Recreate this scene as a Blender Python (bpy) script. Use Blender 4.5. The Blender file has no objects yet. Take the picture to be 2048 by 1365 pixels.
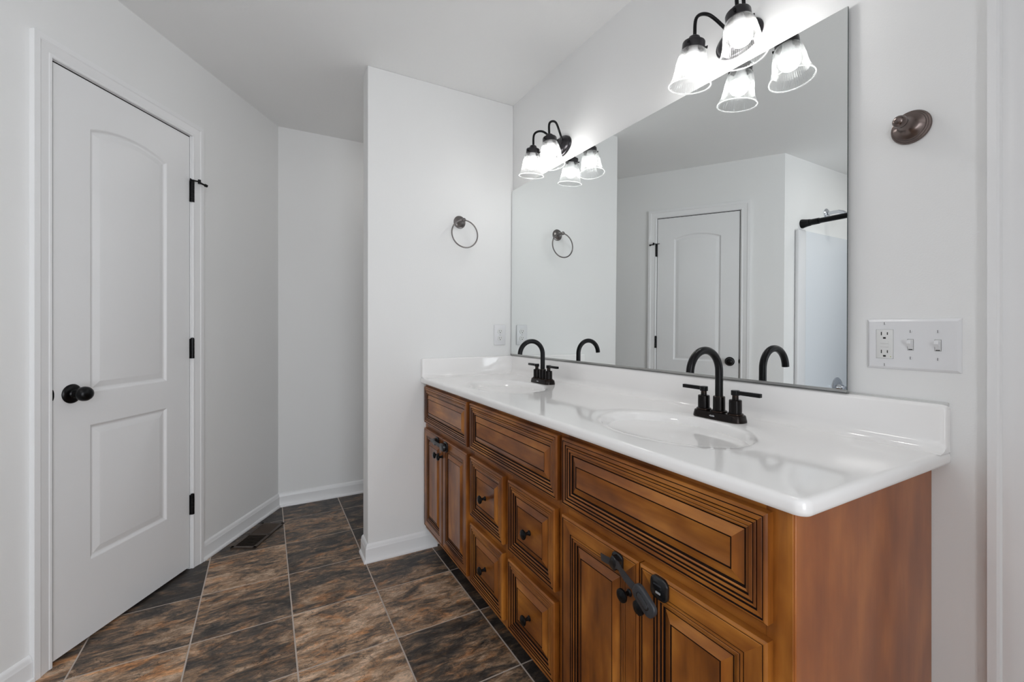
import bpy, bmesh, math, random
from math import sin, cos, pi, radians, atan2, sqrt, tan
from mathutils import Vector, Matrix

scene = bpy.context.scene
COL = scene.collection

# ------------------------------------------------------------------ camera
CAM_H = 1.165
TH = 0.5087                         # camera turned this far to the right of the vanity wall direction
cam_d = bpy.data.cameras.new('camera')
cam = bpy.data.objects.new('camera', cam_d)
COL.objects.link(cam)
cam.location = (0, 0, CAM_H)
cam.rotation_euler = (pi / 2, 0, -TH)
cam_d.sensor_fit = 'HORIZONTAL'
cam_d.sensor_width = 36.0
cam_d.lens = 885.12 / 2048 * 36.0
cam_d.shift_y = -27.7 / 2048
cam_d.clip_start = 0.02
scene.camera = cam

# ------------------------------------------------------------------ view and world
scene.view_settings.view_transform = 'Standard'
scene.view_settings.look = 'None'
scene.view_settings.gamma = 1.0
scene.view_settings.use_curve_mapping = False
scene.cycles.sample_clamp_indirect = 10.0
scene.view_settings.exposure = -0.09

world = bpy.data.worlds.new('sky')
scene.world = world
world.use_nodes = True
wb = world.node_tree.nodes['Background']
wb.inputs['Color'].default_value = (0.80, 0.88, 1.0, 1)
wb.inputs['Strength'].default_value = 1.0

BULB_STRENGTH = 54.0


def area(name, loc, rot, sx, sy, power, color):
    l = bpy.data.lights.new(name, 'AREA')
    l.shape = 'RECTANGLE'
    l.size, l.size_y = sx, sy
    l.energy = power
    l.color = color
    o = bpy.data.objects.new(name, l)
    COL.objects.link(o)
    o.location, o.rotation_euler = loc, rot
    return o


# added fill light set in an invented window behind the camera
area('added_window_fill', (0.225, -1.72, 1.12), (radians(90), 0, 0), 1.95, 1.95, 66, (0.93, 0.965, 1.0))
FILL_LAMP_STRENGTH = 13.0                 # added unseen fill lamps: over the shower and in the nook

# ------------------------------------------------------------------ plan of the room
W = 1.2732            # vanity wall plane (x)
YP = 2.2671           # face of the short partition wall (y)
PX = 0.4445           # free end of the partition (x)
PT = 0.115            # its thickness
ZC = 2.4665           # ceiling
YB = 3.2409           # far back wall (y)
AX = 0.0734           # corner of the back wall and the slanted door wall
PHI = 0.5583
KB = 1.6352           # length of the slanted wall
DW = Vector((-sin(PHI), -cos(PHI)))       # along the slanted wall, coming nearer
NW = Vector((cos(PHI), -sin(PHI)))        # out of the slanted wall into the room
A2 = Vector((AX, YB))
B2 = A2 + DW * KB
MWALL = Matrix.Translation((AX, YB, 0)) @ Matrix.Rotation(atan2(DW.y, DW.x), 4, 'Z')
XL = -1.80            # left wall of the shower alcove
YR = -1.60            # rear wall


# ------------------------------------------------------------------ materials
def mat(name):
    m = bpy.data.materials.new(name)
    m.use_nodes = True
    nt = m.node_tree
    return m, nt, nt.nodes['Principled BSDF']


def simple(name, col, rough=0.5, metal=0.0, coat=0.0, spec=0.5):
    m, nt, b = mat(name)
    b.inputs['Base Color'].default_value = (*col, 1)
    b.inputs['Roughness'].default_value = rough
    b.inputs['Metallic'].default_value = metal
    b.inputs['Coat Weight'].default_value = coat
    b.inputs['Specular IOR Level'].default_value = spec
    return m


def N(nt, t, **kw):
    n = nt.nodes.new(t)
    for k, v in kw.items():
        setattr(n, k, v)
    return n


def L(nt, a, b):
    nt.links.new(a, b)


def painted(name, col, rough, bump_scale, bump_strength, vary=0.02, coat=0.0):
    m, nt, b = mat(name)
    tc = N(nt, 'ShaderNodeTexCoord')
    no = N(nt, 'ShaderNodeTexNoise')
    no.inputs['Scale'].default_value = bump_scale
    no.inputs['Detail'].default_value = 3
    L(nt, tc.outputs['Object'], no.inputs['Vector'])
    bp = N(nt, 'ShaderNodeBump')
    bp.inputs['Strength'].default_value = bump_strength
    bp.inputs['Distance'].default_value = 0.002
    L(nt, no.outputs['Fac'], bp.inputs['Height'])
    L(nt, bp.outputs['Normal'], b.inputs['Normal'])
    n2 = N(nt, 'ShaderNodeTexNoise')
    n2.inputs['Scale'].default_value = 1.7
    L(nt, tc.outputs['Object'], n2.inputs['Vector'])
    mx = N(nt, 'ShaderNodeMix', data_type='RGBA')
    mx.inputs['A'].default_value = (*[c * (1 - vary) for c in col], 1)
    mx.inputs['B'].default_value = (*[min(1, c * (1 + vary)) for c in col], 1)
    L(nt, n2.outputs['Fac'], mx.inputs['Factor'])
    L(nt, mx.outputs['Result'], b.inputs['Base Color'])
    b.inputs['Roughness'].default_value = rough
    b.inputs['Coat Weight'].default_value = coat
    return m


M_WALL = painted('wall_paint', (0.86, 0.86, 0.855), 0.62, 260, 0.10)
M_CEIL = painted('ceiling_paint', (0.93, 0.93, 0.925), 0.85, 45, 0.35)
M_TRIM = painted('white_trim_paint', (0.88, 0.88, 0.885), 0.32, 90, 0.05)
M_DOOR = painted('white_door_paint', (0.87, 0.87, 0.875), 0.34, 120, 0.06)
M_JAMB = M_TRIM
M_MARBLE = painted('cultured_marble', (0.93, 0.915, 0.905), 0.085, 6, 0.01, 0.01, 0.15)
M_PLASTIC = simple('white_plastic', (0.80, 0.80, 0.815), 0.25)
M_PLASTIC_D = simple('white_device_plastic', (0.76, 0.76, 0.75), 0.3)
M_SLOT = simple('dark_slot', (0.006, 0.006, 0.006), 0.6)
M_BLACK = simple('matte_black_metal', (0.006, 0.006, 0.007), 0.30, 0.6)
M_BLACK_PL = simple('black_plastic', (0.010, 0.010, 0.011), 0.22)
M_STRAP = simple('charcoal_rubber', (0.035, 0.037, 0.042), 0.42)
M_CHROME = simple('chrome', (0.62, 0.64, 0.68), 0.09, 1.0)
M_NICKEL = simple('brushed_bronze_nickel', (0.20, 0.185, 0.18), 0.28, 1.0)
M_FIBER = simple('white_fibreglass', (0.74, 0.77, 0.81), 0.18)
M_SCREW = simple('painted_screw', (0.55, 0.55, 0.55), 0.35, 0.3)
M_VENT = simple('brown_register_enamel', (0.075, 0.055, 0.043), 0.4, 0.3)
M_YEL = simple('indicator_green', (0.55, 0.60, 0.15), 0.4)
M_GAP_SHADE = simple('painted_gap_shade', (0.012, 0.011, 0.010), 0.8)  # near-black colour standing for shade inside gaps
M_CAULK = simple('caulk', (0.62, 0.62, 0.61), 0.5)


def bronze(name, base, edge, rough):
    m, nt, b = mat(name)
    geo = N(nt, 'ShaderNodeNewGeometry')
    tc = N(nt, 'ShaderNodeTexCoord')
    no = N(nt, 'ShaderNodeTexNoise')
    no.inputs['Scale'].default_value = 60
    L(nt, tc.outputs['Object'], no.inputs['Vector'])
    rp = N(nt, 'ShaderNodeValToRGB')
    rp.color_ramp.elements[0].position = 0.53
    rp.color_ramp.elements[1].position = 0.64
    rp.color_ramp.elements[0].color = (*base, 1)
    rp.color_ramp.elements[1].color = (*edge, 1)
    L(nt, geo.outputs['Pointiness'], rp.inputs['Fac'])
    L(nt, rp.outputs['Color'], b.inputs['Base Color'])
    b.inputs['Metallic'].default_value = 0.75
    b.inputs['Roughness'].default_value = rough
    return m


M_BRONZE = bronze('oil_rubbed_bronze', (0.012, 0.0105, 0.0105), (0.040, 0.023, 0.016), 0.27)
M_FIXT = simple('dark_bronze_metal', (0.05, 0.048, 0.052), 0.30, 0.85)
M_ROSE = simple('satin_dark_bronze', (0.17, 0.135, 0.125), 0.25, 0.95)


def wood(name, vertical, tint=(1, 1, 1), grain=0.5, blotch=1.0):
    m, nt, b = mat(name)
    tc = N(nt, 'ShaderNodeTexCoord')
    mp = N(nt, 'ShaderNodeMapping')
    mp.inputs['Scale'].default_value = (30, 30, 2.2) if vertical else (30, 2.2, 30)
    L(nt, tc.outputs['Object'], mp.inputs['Vector'])
    g = N(nt, 'ShaderNodeTexNoise')
    g.inputs['Scale'].default_value = 2.2
    g.inputs['Detail'].default_value = 6
    g.inputs['Roughness'].default_value = 0.6
    g.inputs['Distortion'].default_value = 0.6
    L(nt, mp.outputs['Vector'], g.inputs['Vector'])
    bl = N(nt, 'ShaderNodeTexNoise')          # blotchy maple stain
    mp2 = N(nt, 'ShaderNodeMapping')
    mp2.inputs['Scale'].default_value = (14, 14, 5) if vertical else (14, 5, 14)
    L(nt, tc.outputs['Object'], mp2.inputs['Vector'])
    bl.inputs['Scale'].default_value = 1.0
    bl.inputs['Detail'].default_value = 3
    L(nt, mp2.outputs['Vector'], bl.inputs['Vector'])
    r1 = N(nt, 'ShaderNodeValToRGB')
    e = r1.color_ramp.elements
    e[0].position, e[0].color = 0.5 - 0.22 / blotch, (0.118 * tint[0], 0.031 * tint[1], 0.0045 * tint[2], 1)
    e[1].position, e[1].color = 0.5 + 0.22 / blotch, (0.47 * tint[0], 0.178 * tint[1], 0.028 * tint[2], 1)
    x = e.new(0.50)
    x.color = (0.268 * tint[0], 0.084 * tint[1], 0.0115 * tint[2], 1)
    L(nt, bl.outputs['Fac'], r1.inputs['Fac'])
    mx = N(nt, 'ShaderNodeMix', data_type='RGBA', blend_type='MULTIPLY')
    mx.inputs['Factor'].default_value = grain
    r2 = N(nt, 'ShaderNodeValToRGB')
    r2.color_ramp.elements[0].position, r2.color_ramp.elements[0].color = 0.30, (0.62, 0.55, 0.48, 1)
    r2.color_ramp.elements[1].position, r2.color_ramp.elements[1].color = 0.62, (1.1, 1.1, 1.1, 1)
    L(nt, g.outputs['Fac'], r2.inputs['Fac'])
    L(nt, r1.outputs['Color'], mx.inputs['A'])
    L(nt, r2.outputs['Color'], mx.inputs['B'])
    L(nt, mx.outputs['Result'], b.inputs['Base Color'])
    b.inputs['Roughness'].default_value = 0.36
    b.inputs['Specular IOR Level'].default_value = 0.35
    b.inputs['Coat Weight'].default_value = 0.3
    b.inputs['Coat Roughness'].default_value = 0.14
    bp = N(nt, 'ShaderNodeBump')
    bp.inputs['Strength'].default_value = 0.05
    bp.inputs['Distance'].default_value = 0.001
    L(nt, g.outputs['Fac'], bp.inputs['Height'])
    L(nt, bp.outputs['Normal'], b.inputs['Normal'])
    return m


M_WOODV = wood('stained_maple_vertical', True)
M_WOODH = wood('stained_maple_horizontal', False)
M_WOODP = wood('end_panel_veneer', True, (1.22, 1.14, 1.65), 0.16, 0.35)
M_GLAZE = simple('dark_glaze', (0.008, 0.0025, 0.001), 0.7, spec=0.12)
M_KICK = simple('toe_kick_board', (0.045, 0.020, 0.010), 0.6)


def glass_shade(name='ribbed_clear_glass', tl_share=0.10):
    m = bpy.data.materials.new(name)
    m.use_nodes = True
    nt = m.node_tree
    nt.nodes.clear()
    out = N(nt, 'ShaderNodeOutputMaterial')
    tr = N(nt, 'ShaderNodeBsdfTransparent')
    tr.inputs['Color'].default_value = (0.90, 0.905, 0.905, 1)
    tl = N(nt, 'ShaderNodeBsdfTranslucent')
    tl.inputs['Color'].default_value = (0.95, 0.95, 0.95, 1)
    gl = N(nt, 'ShaderNodeBsdfGlossy')
    gl.inputs['Roughness'].default_value = 0.12
    lw = N(nt, 'ShaderNodeLayerWeight')
    lw.inputs['Blend'].default_value = 0.35
    m1 = N(nt, 'ShaderNodeMixShader')
    m1.inputs['Fac'].default_value = tl_share
    L(nt, tr.outputs[0], m1.inputs[1])
    L(nt, tl.outputs[0], m1.inputs[2])
    m2 = N(nt, 'ShaderNodeMixShader')
    mr = N(nt, 'ShaderNodeMapRange')
    mr.inputs['To Min'].default_value = 0.04
    mr.inputs['To Max'].default_value = 0.55
    L(nt, lw.outputs['Facing'], mr.inputs['Value'])
    L(nt, mr.outputs['Result'], m2.inputs['Fac'])
    L(nt, m1.outputs[0], m2.inputs[1])
    L(nt, gl.outputs[0], m2.inputs[2])
    L(nt, m2.outputs[0], out.inputs['Surface'])
    return m


M_GLASS = glass_shade()
M_RIM = glass_shade('rolled_glass_rim', 0.45)


def emission(name, col, strength):
    m = bpy.data.materials.new(name)
    m.use_nodes = True
    nt = m.node_tree
    nt.nodes.clear()
    out = N(nt, 'ShaderNodeOutputMaterial')
    em = N(nt, 'ShaderNodeEmission')
    em.inputs['Color'].default_value = (*col, 1)
    em.inputs['Strength'].default_value = strength
    L(nt, em.outputs[0], out.inputs['Surface'])
    return m


M_BULB = emission('lit_bulb', (1.0, 0.985, 0.965), BULB_STRENGTH)
M_FILL_LAMP = emission('fill_lamp_glow', (1.0, 0.98, 0.95), FILL_LAMP_STRENGTH)


def mirror_mat():
    m, nt, b = mat('mirror_silver')
    b.inputs['Base Color'].default_value = (0.86, 0.885, 0.88, 1)
    b.inputs['Metallic'].default_value = 1.0
    b.inputs['Roughness'].default_value = 0.0
    return m


M_MIRROR = mirror_mat()
M_EDGE = simple('mirror_glass_edge', (0.05, 0.07, 0.07), 0.15)
M_CHANNEL = simple('aluminium_channel', (0.45, 0.45, 0.44), 0.35, 0.9)


def slate():
    m, nt, b = mat('slate_tile')
    tc = N(nt, 'ShaderNodeTexCoord')
    at = N(nt, 'ShaderNodeAttribute')
    at.attribute_name = 'tile'               # r: seed, g: share of tan, b: lightness of this tile
    sp = N(nt, 'ShaderNodeSeparateColor')
    L(nt, at.outputs['Color'], sp.inputs['Color'])
    # every tile shows another piece of stone
    cb = N(nt, 'ShaderNodeCombineXYZ')
    ml = N(nt, 'ShaderNodeMath', operation='MULTIPLY')
    ml.inputs[1].default_value = 37.0
    L(nt, sp.outputs['Red'], ml.inputs[0])
    ml2 = N(nt, 'ShaderNodeMath', operation='MULTIPLY')
    ml2.inputs[1].default_value = 91.0
    L(nt, sp.outputs['Red'], ml2.inputs[0])
    L(nt, ml.outputs[0], cb.inputs['X'])
    L(nt, ml2.outputs[0], cb.inputs['Y'])
    L(nt, ml.outputs[0], cb.inputs['Z'])
    ad = N(nt, 'ShaderNodeVectorMath', operation='ADD')
    L(nt, tc.outputs['Object'], ad.inputs[0])
    L(nt, cb.outputs[0], ad.inputs[1])
    mp = N(nt, 'ShaderNodeMapping')          # cleft direction of the stone
    mp.inputs['Rotation'].default_value = (0, 0, radians(-24))
    mp.inputs['Scale'].default_value = (1.0, 2.5, 1.0)
    L(nt, ad.outputs[0], mp.inputs['Vector'])

    def noise(scale, detail, rough, dist, src=None):
        n = N(nt, 'ShaderNodeTexNoise')
        n.inputs['Scale'].default_value = scale
        n.inputs['Detail'].default_value = detail
        n.inputs['Roughness'].default_value = rough
        n.inputs['Distortion'].default_value = dist
        L(nt, src or mp.outputs['Vector'], n.inputs['Vector'])
        return n
    big = noise(3.6, 6, 0.66, 1.1)
    mid = noise(11.0, 10, 0.78, 0.8)
    fine = noise(48.0, 10, 0.85, 0.5)
    hue = noise(5.4, 5, 0.65, 1.4)
    # mask between charcoal slate and tan layers
    s1 = N(nt, 'ShaderNodeMath', operation='MULTIPLY_ADD')
    s1.inputs[1].default_value = 0.5
    L(nt, mid.outputs['Fac'], s1.inputs[0])
    s2 = N(nt, 'ShaderNodeMath', operation='MULTIPLY')
    s2.inputs[1].default_value = 0.5
    L(nt, big.outputs['Fac'], s2.inputs[0])
    L(nt, s2.outputs[0], s1.inputs[2])
    s3 = N(nt, 'ShaderNodeMath', operation='ADD')
    L(nt, s1.outputs[0], s3.inputs[0])
    sh = N(nt, 'ShaderNodeMath', operation='MULTIPLY_ADD')
    sh.inputs[1].default_value = 0.42
    sh.inputs[2].default_value = -0.215
    L(nt, sp.outputs['Green'], sh.inputs[0])
    L(nt, sh.outputs[0], s3.inputs[1])
    s4 = N(nt, 'ShaderNodeMath', operation='MULTIPLY_ADD')        # more contrast
    s4.inputs[1].default_value = 1.45
    s4.inputs[2].default_value = -0.222
    L(nt, s3.outputs[0], s4.inputs[0])
    s3 = s4
    rp = N(nt, 'ShaderNodeValToRGB')
    e = rp.color_ramp.elements
    e[0].position, e[0].color = 0.38, (0.034, 0.029, 0.026, 1)
    e[1].position, e[1].color = 0.66, (0.56, 0.40, 0.28, 1)
    for p, c in [(0.435, (0.080, 0.066, 0.055)), (0.475, (0.130, 0.092, 0.066)), (0.515, (0.20, 0.140, 0.098)), (0.55, (0.34, 0.205, 0.115)), (0.60, (0.40, 0.275, 0.185))]:
        x = e.new(p)
        x.color = (*c, 1)
    L(nt, s3.outputs[0], rp.inputs['Fac'])
    # rusty patches
    hr = N(nt, 'ShaderNodeValToRGB')
    hr.color_ramp.elements[0].position = 0.52
    hr.color_ramp.elements[1].position = 0.68
    L(nt, hue.outputs['Fac'], hr.inputs['Fac'])
    mx = N(nt, 'ShaderNodeMix', data_type='RGBA', blend_type='MULTIPLY')
    L(nt, hr.outputs['Color'], mx.inputs['Factor'])
    L(nt, rp.outputs['Color'], mx.inputs['A'])
    mx.inputs['B'].default_value = (1.30, 0.92, 0.58, 1)
    # fine mottling
    fr = N(nt, 'ShaderNodeMapRange')
    fr.inputs['From Min'].default_value = 0.3
    fr.inputs['From Max'].default_value = 0.7
    fr.inputs['To Min'].default_value = 0.30
    fr.inputs['To Max'].default_value = 1.85
    L(nt, fine.outputs['Fac'], fr.inputs['Value'])
    lt = N(nt, 'ShaderNodeMath', operation='MULTIPLY')
    L(nt, fr.outputs['Result'], lt.inputs[0])
    L(nt, sp.outputs['Blue'], lt.inputs[1])
    vm = N(nt, 'ShaderNodeVectorMath', operation='SCALE')
    L(nt, mx.outputs['Result'], vm.inputs[0])
    L(nt, lt.outputs[0], vm.inputs['Scale'])
    # cracks
    ck = noise(5.0, 7, 0.62, 0.9)
    c1 = N(nt, 'ShaderNodeMath', operation='SUBTRACT')
    c1.inputs[1].default_value = 0.47
    L(nt, ck.outputs['Fac'], c1.inputs[0])
    c2 = N(nt, 'ShaderNodeMath', operation='ABSOLUTE')
    L(nt, c1.outputs[0], c2.inputs[0])
    cr = N(nt, 'ShaderNodeMapRange')
    cr.inputs['From Min'].default_value = 0.0015
    cr.inputs['From Max'].default_value = 0.008
    cr.inputs['To Min'].default_value = 0.25
    cr.inputs['To Max'].default_value = 1.0
    L(nt, c2.outputs[0], cr.inputs['Value'])
    vm2 = N(nt, 'ShaderNodeVectorMath', operation='SCALE')
    L(nt, vm.outputs[0], vm2.inputs[0])
    L(nt, cr.outputs['Result'], vm2.inputs['Scale'])
    L(nt, vm2.outputs[0], b.inputs['Base Color'])
    b.inputs['Roughness'].default_value = 0.42
    hs = N(nt, 'ShaderNodeMath', operation='ADD')
    L(nt, s3.outputs[0], hs.inputs[0])
    h2 = N(nt, 'ShaderNodeMath', operation='MULTIPLY')
    h2.inputs[1].default_value = 0.35
    L(nt, fine.outputs['Fac'], h2.inputs[0])
    L(nt, h2.outputs[0], hs.inputs[1])
    h3 = N(nt, 'ShaderNodeMath', operation='MULTIPLY_ADD')
    h3.inputs[1].default_value = 0.12
    L(nt, cr.outputs['Result'], h3.inputs[0])
    L(nt, hs.outputs[0], h3.inputs[2])
    hs = h3
    bp = N(nt, 'ShaderNodeBump')
    bp.inputs['Strength'].default_value = 0.6
    bp.inputs['Distance'].default_value = 0.006
    L(nt, hs.outputs[0], bp.inputs['Height'])
    L(nt, bp.outputs['Normal'], b.inputs['Normal'])
    return m


M_SLATE = slate()
M_GROUT = painted('sanded_grout', (0.56, 0.48, 0.42), 0.8, 400, 0.3, 0.08)


# ------------------------------------------------------------------ mesh builder
class MB:
    """collects shapes of ONE mesh"""

    def __init__(self, T=None):
        self.v, self.f, self.m, self.mats = [], [], [], []
        self.T = T

    def mi(self, m):
        if m not in self.mats:
            self.mats.append(m)
        return self.mats.index(m)

    def add(self, verts, faces, m, T=None):
        o = len(self.v)
        for p in verts:
            p = Vector(p)
            if T is not None:
                p = T @ p
            self.v.append(p)
        i = self.mi(m)
        for f in faces:
            self.f.append([a + o for a in f])
            self.m.append(i)
        return o

    def box(self, x0, x1, y0, y1, z0, z1, m, T=None):
        vs = [(x, y, z) for x in (x0, x1) for y in (y0, y1) for z in (z0, z1)]
        fs = [(0, 1, 3, 2), (4, 6, 7, 5), (0, 4, 5, 1), (2, 3, 7, 6), (0, 2, 6, 4), (1, 5, 7, 3)]
        self.add(vs, fs, m, T)

    def rbox(self, x0, x1, y0, y1, z0, z1, r, m, T=None, seg=2):
        """box with rounded edges"""
        bm = bmesh.new()
        bmesh.ops.create_cube(bm, size=1)
        for v in bm.verts:
            v.co = Vector(((x0 + x1) / 2 + v.co.x * (x1 - x0), (y0 + y1) / 2 + v.co.y * (y1 - y0), (z0 + z1) / 2 + v.co.z * (z1 - z0)))
        bmesh.ops.bevel(bm, geom=bm.edges[:] + bm.verts[:], offset=r, segments=seg, affect='EDGES', profile=0.5)
        bm.verts.index_update()
        self.add([v.co.copy() for v in bm.verts], [[v.index for v in f.verts] for f in bm.faces], m, T)
        bm.free()

    def lathe(self, prof, m, T=None, seg=32, ey=1.0, ribs=0, rib=0.0, closed=False):
        """prof: (radius, height along local z); ey squashes y"""
        vs, fs = [], []
        n = len(prof)
        for i in range(seg):
            a = 2 * pi * i / seg
            for (r, z) in prof:
                rr = r * (1 + (rib if (ribs and i % 2) else 0))
                vs.append((rr * cos(a), rr * sin(a) * ey, z))
        for i in range(seg):
            j = (i + 1) % seg
            for k in range(n - 1):
                q = [i * n + k, j * n + k, j * n + k + 1, i * n + k + 1]
                fs.append(q)
            if closed:
                fs.append([i * n + n - 1, j * n + n - 1, j * n, i * n])
        if not closed:
            if prof[0][0] > 1e-6:
                fs.append([i * n for i in range(seg)][::-1])
            if prof[-1][0] > 1e-6:
                fs.append([i * n + n - 1 for i in range(seg)])
        self.add(vs, fs, m, T)

    def tube(self, pts, r, m, seg=14, T=None, caps=True, flat=1.0):
        pts = [Vector(p) for p in pts]
        rs = r if isinstance(r, (list, tuple)) else [r] * len(pts)
        t0 = (pts[1] - pts[0]).normalized()
        up = Vector((0, 0, 1)) if abs(t0.z) < 0.9 else Vector((0, 1, 0))
        nrm = (up - t0 * up.dot(t0)).normalized()
        vs, fs = [], []
        for i, p in enumerate(pts):
            if i == 0:
                t = (pts[1] - pts[0])
            elif i == len(pts) - 1:
                t = (pts[-1] - pts[-2])
            else:
                t = (pts[i + 1] - pts[i]).normalized() + (pts[i] - pts[i - 1]).normalized()
            t.normalize()
            nrm = (nrm - t * nrm.dot(t)).normalized()
            bi = t.cross(nrm)
            for k in range(seg):
                a = 2 * pi * k / seg
                vs.append(p + (nrm * cos(a) + bi * sin(a) * flat) * rs[i])
        for i in range(len(pts) - 1):
            for k in range(seg):
                k2 = (k + 1) % seg
                fs.append([i * seg + k, i * seg + k2, (i + 1) * seg + k2, (i + 1) * seg + k])
        if caps:
            fs.append(list(range(seg))[::-1])
            fs.append([(len(pts) - 1) * seg + k for k in range(seg)])
        self.add(vs, fs, m, T)

    def prism(self, poly, z0, z1, m, T=None):
        n = len(poly)
        vs = [(x, y, z0) for x, y in poly] + [(x, y, z1) for x, y in poly]
        fs = [list(range(n))[::-1], list(range(n, 2 * n))]
        for i in range(n):
            j = (i + 1) % n
            fs.append([i, j, n + j, n + i])
        self.add(vs, fs, m, T)

    def rings(self, rings, mats, T=None, cap0=None, cap1=None):
        """rings: lists of equal length of 3D points; mats: one per band (or list per side)"""
        n = len(rings[0])
        o = len(self.v)
        for r in rings:
            for p in r:
                p = Vector(p)
                self.v.append(T @ p if T is not None else p)
        for i in range(len(rings) - 1):
            mm = mats[i] if isinstance(mats, list) else mats
            for k in range(n):
                k2 = (k + 1) % n
                mk = mm[k] if isinstance(mm, (list, tuple)) else mm
                self.f.append([o + i * n + k, o + i * n + k2, o + (i + 1) * n + k2, o + (i + 1) * n + k])
                self.m.append(self.mi(mk))
        if cap0 is not None:
            self.f.append([o + k for k in range(n)][::-1])
            self.m.append(self.mi(cap0))
        if cap1 is not None:
            self.f.append([o + (len(rings) - 1) * n + k for k in range(n)])
            self.m.append(self.mi(cap1))

    def build(self, name, parent=None, loc=None, smooth=True, angle=32, bevel=0.0, fix=True):
        me = bpy.data.meshes.new(name)
        off = Vector(loc) if loc is not None else Vector((0, 0, 0))
        vs = [((self.T @ v) if self.T is not None else v) - off for v in self.v]
        me.from_pydata([tuple(v) for v in vs], [], self.f)
        for m in self.mats:
            me.materials.append(m)
        me.polygons.foreach_set('material_index', self.m)
        if fix:
            bm = bmesh.new()
            bm.from_mesh(me)
            bmesh.ops.recalc_face_normals(bm, faces=bm.faces[:])
            bm.to_mesh(me)
            bm.free()
        if smooth:
            me.polygons.foreach_set('use_smooth', [True] * len(me.polygons))
            me.set_sharp_from_angle(angle=radians(angle))
        me.update()
        o = bpy.data.objects.new(name, me)
        COL.objects.link(o)
        o.location = off
        if parent is not None:
            o.parent = parent
        if bevel:
            b = o.modifiers.new('bevel', 'BEVEL')
            b.width, b.segments, b.limit_method, b.angle_limit = bevel, 2, 'ANGLE', radians(40)
            b.harden_normals = False
        return o


def struct(o):
    o['kind'] = 'structure'
    return o


def tag(o, label, cat, group=None):
    o['label'], o['category'] = label, cat
    if group:
        o['group'] = group
    return o


def thing(name, label, cat, loc=(0, 0, 0), rotz=0.0, group=None):
    o = bpy.data.objects.new(name, None)
    o.empty_display_size = 0.05
    COL.objects.link(o)
    o.location = loc
    o.rotation_euler = (0, 0, rotz)
    return tag(o, label, cat, group)


def copy_part(o, parent):
    c = o.copy()
    COL.objects.link(c)
    c.parent = parent
    for ch in list(o.children):
        copy_part(ch, c)
    return c


def dup(root, loc, label):
    r = root.copy()
    COL.objects.link(r)
    r.location = loc
    r['label'] = label
    for ch in list(root.children):
        copy_part(ch, r)
    return r


# ------------------------------------------------------------------ floor
TX, TY, TS, GR = 0.0962, 1.9945, 0.3375, 0.0050
mb = MB()
mb.box(XL - .1, W + .1, YR - .1, YB + .1, -0.08, -0.0008, M_GROUT)
floor = struct(mb.build('floor', smooth=False))
fl = MB()
tiles = {}
rnd = random.Random(11)
#   (column, row): share of tan, lightness
TONE = {(0, -1): (0.66, 1.22), (1, -1): (0.60, 1.05), (1, -2): (0.50, 0.85), (0, -2): (0.66, 1.20), (-1, -1): (0.50, 0.95), (-1, -2): (0.54, 1.0),
        (-1, 0): (0.52, 0.95), (0, 0): (0.52, 0.90), (1, 0): (0.50, 0.85), (0, 1): (0.46, 0.85), (0, 2): (0.54, 0.90), (0, 3): (0.44, 0.75),
        (-1, 1): (0.58, 1.05), (-2, 0): (0.50, 0.9), (-2, -1): (0.60, 1.1), (-2, -2): (0.46, 0.9), (2, 0): (0.36, 0.65), (2, -1): (0.36, 0.65), (2, -2): (0.40, 0.7),
        (2, -3): (0.38, 0.7), (-1, 2): (0.46, 0.75), (1, 1): (0.42, 0.7), (1, 2): (0.42, 0.7), (1, 3): (0.42, 0.65), (-3, -1): (0.5, 0.9)}
cols = []
for i in range(-7, 5):
    for j in range(-12, 5):
        x0, y0 = TX + i * TS + GR / 2, TY + j * TS + GR / 2
        x1, y1 = x0 + TS - GR, y0 + TS - GR
        if x1 < XL - .1 or x0 > W + .1 or y1 < YR - .1 or y0 > YB + .1:
            continue
        e = 0.0007
        tan_, li = TONE.get((i, j), (rnd.uniform(0.3, 0.65), rnd.uniform(0.75, 1.1)))
        sd = rnd.random()
        fl.add([(x0, y0, -.0008), (x1, y0, -.0008), (x1, y1, -.0008), (x0, y1, -.0008),
                (x0 + e, y0 + e, 0), (x1 - e, y0 + e, 0), (x1 - e, y1 - e, 0), (x0 + e, y1 - e, 0)],
               [(0, 1, 5, 4), (1, 2, 6, 5), (2, 3, 7, 6), (3, 0, 4, 7), (4, 5, 6, 7)], M_SLATE)
        cols += [(sd, tan_, li, 1.0)] * 8
ft = fl.build('floor_tiles', smooth=False, fix=False)
at = ft.data.attributes.new('tile', 'FLOAT_COLOR', 'POINT')
at.data.foreach_set('color', [c for q in cols for c in q])
ft.parent = floor

# ------------------------------------------------------------------ ceiling and walls
mb = MB()
mb.box(XL - .1, W + .1, YR - .1, YB + .1, ZC, ZC + .08, M_CEIL)
struct(mb.build('ceiling', smooth=False))

mb = MB()
mb.box(W, W + .1, 0.245, YB + .1, 0, ZC, M_WALL)
mb.box(W, W + .1, -0.58, 0.245, 2.08, ZC, M_WALL)
mb.box(W, W + .1, YR - .1, -0.58, 0, ZC, M_WALL)
struct(mb.build('wall_right', smooth=False))

mb = MB()
mb.box(PX, W, YP, YP + PT, 0, ZC, M_WALL)
struct(mb.build('wall_partition', bevel=0.003))

mb = MB()
mb.box(AX - .02, W, YB, YB + .1, 0, ZC, M_WALL)
struct(mb.build('wall_back', smooth=False))

KJ0, KJ1 = 0.7357, 1.3483            # opening of the door
mb = MB(MWALL)
mb.box(-0.02, KJ0 - .018, -0.11, 0, 0, ZC, M_WALL)
mb.box(KJ1 + .018, KB, -0.11, 0, 0, ZC, M_WALL)
mb.box(KJ0 - .018, KJ1 + .018, -0.11, 0, 2.101, ZC, M_WALL)
struct(mb.build('wall_left', smooth=False))

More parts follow.
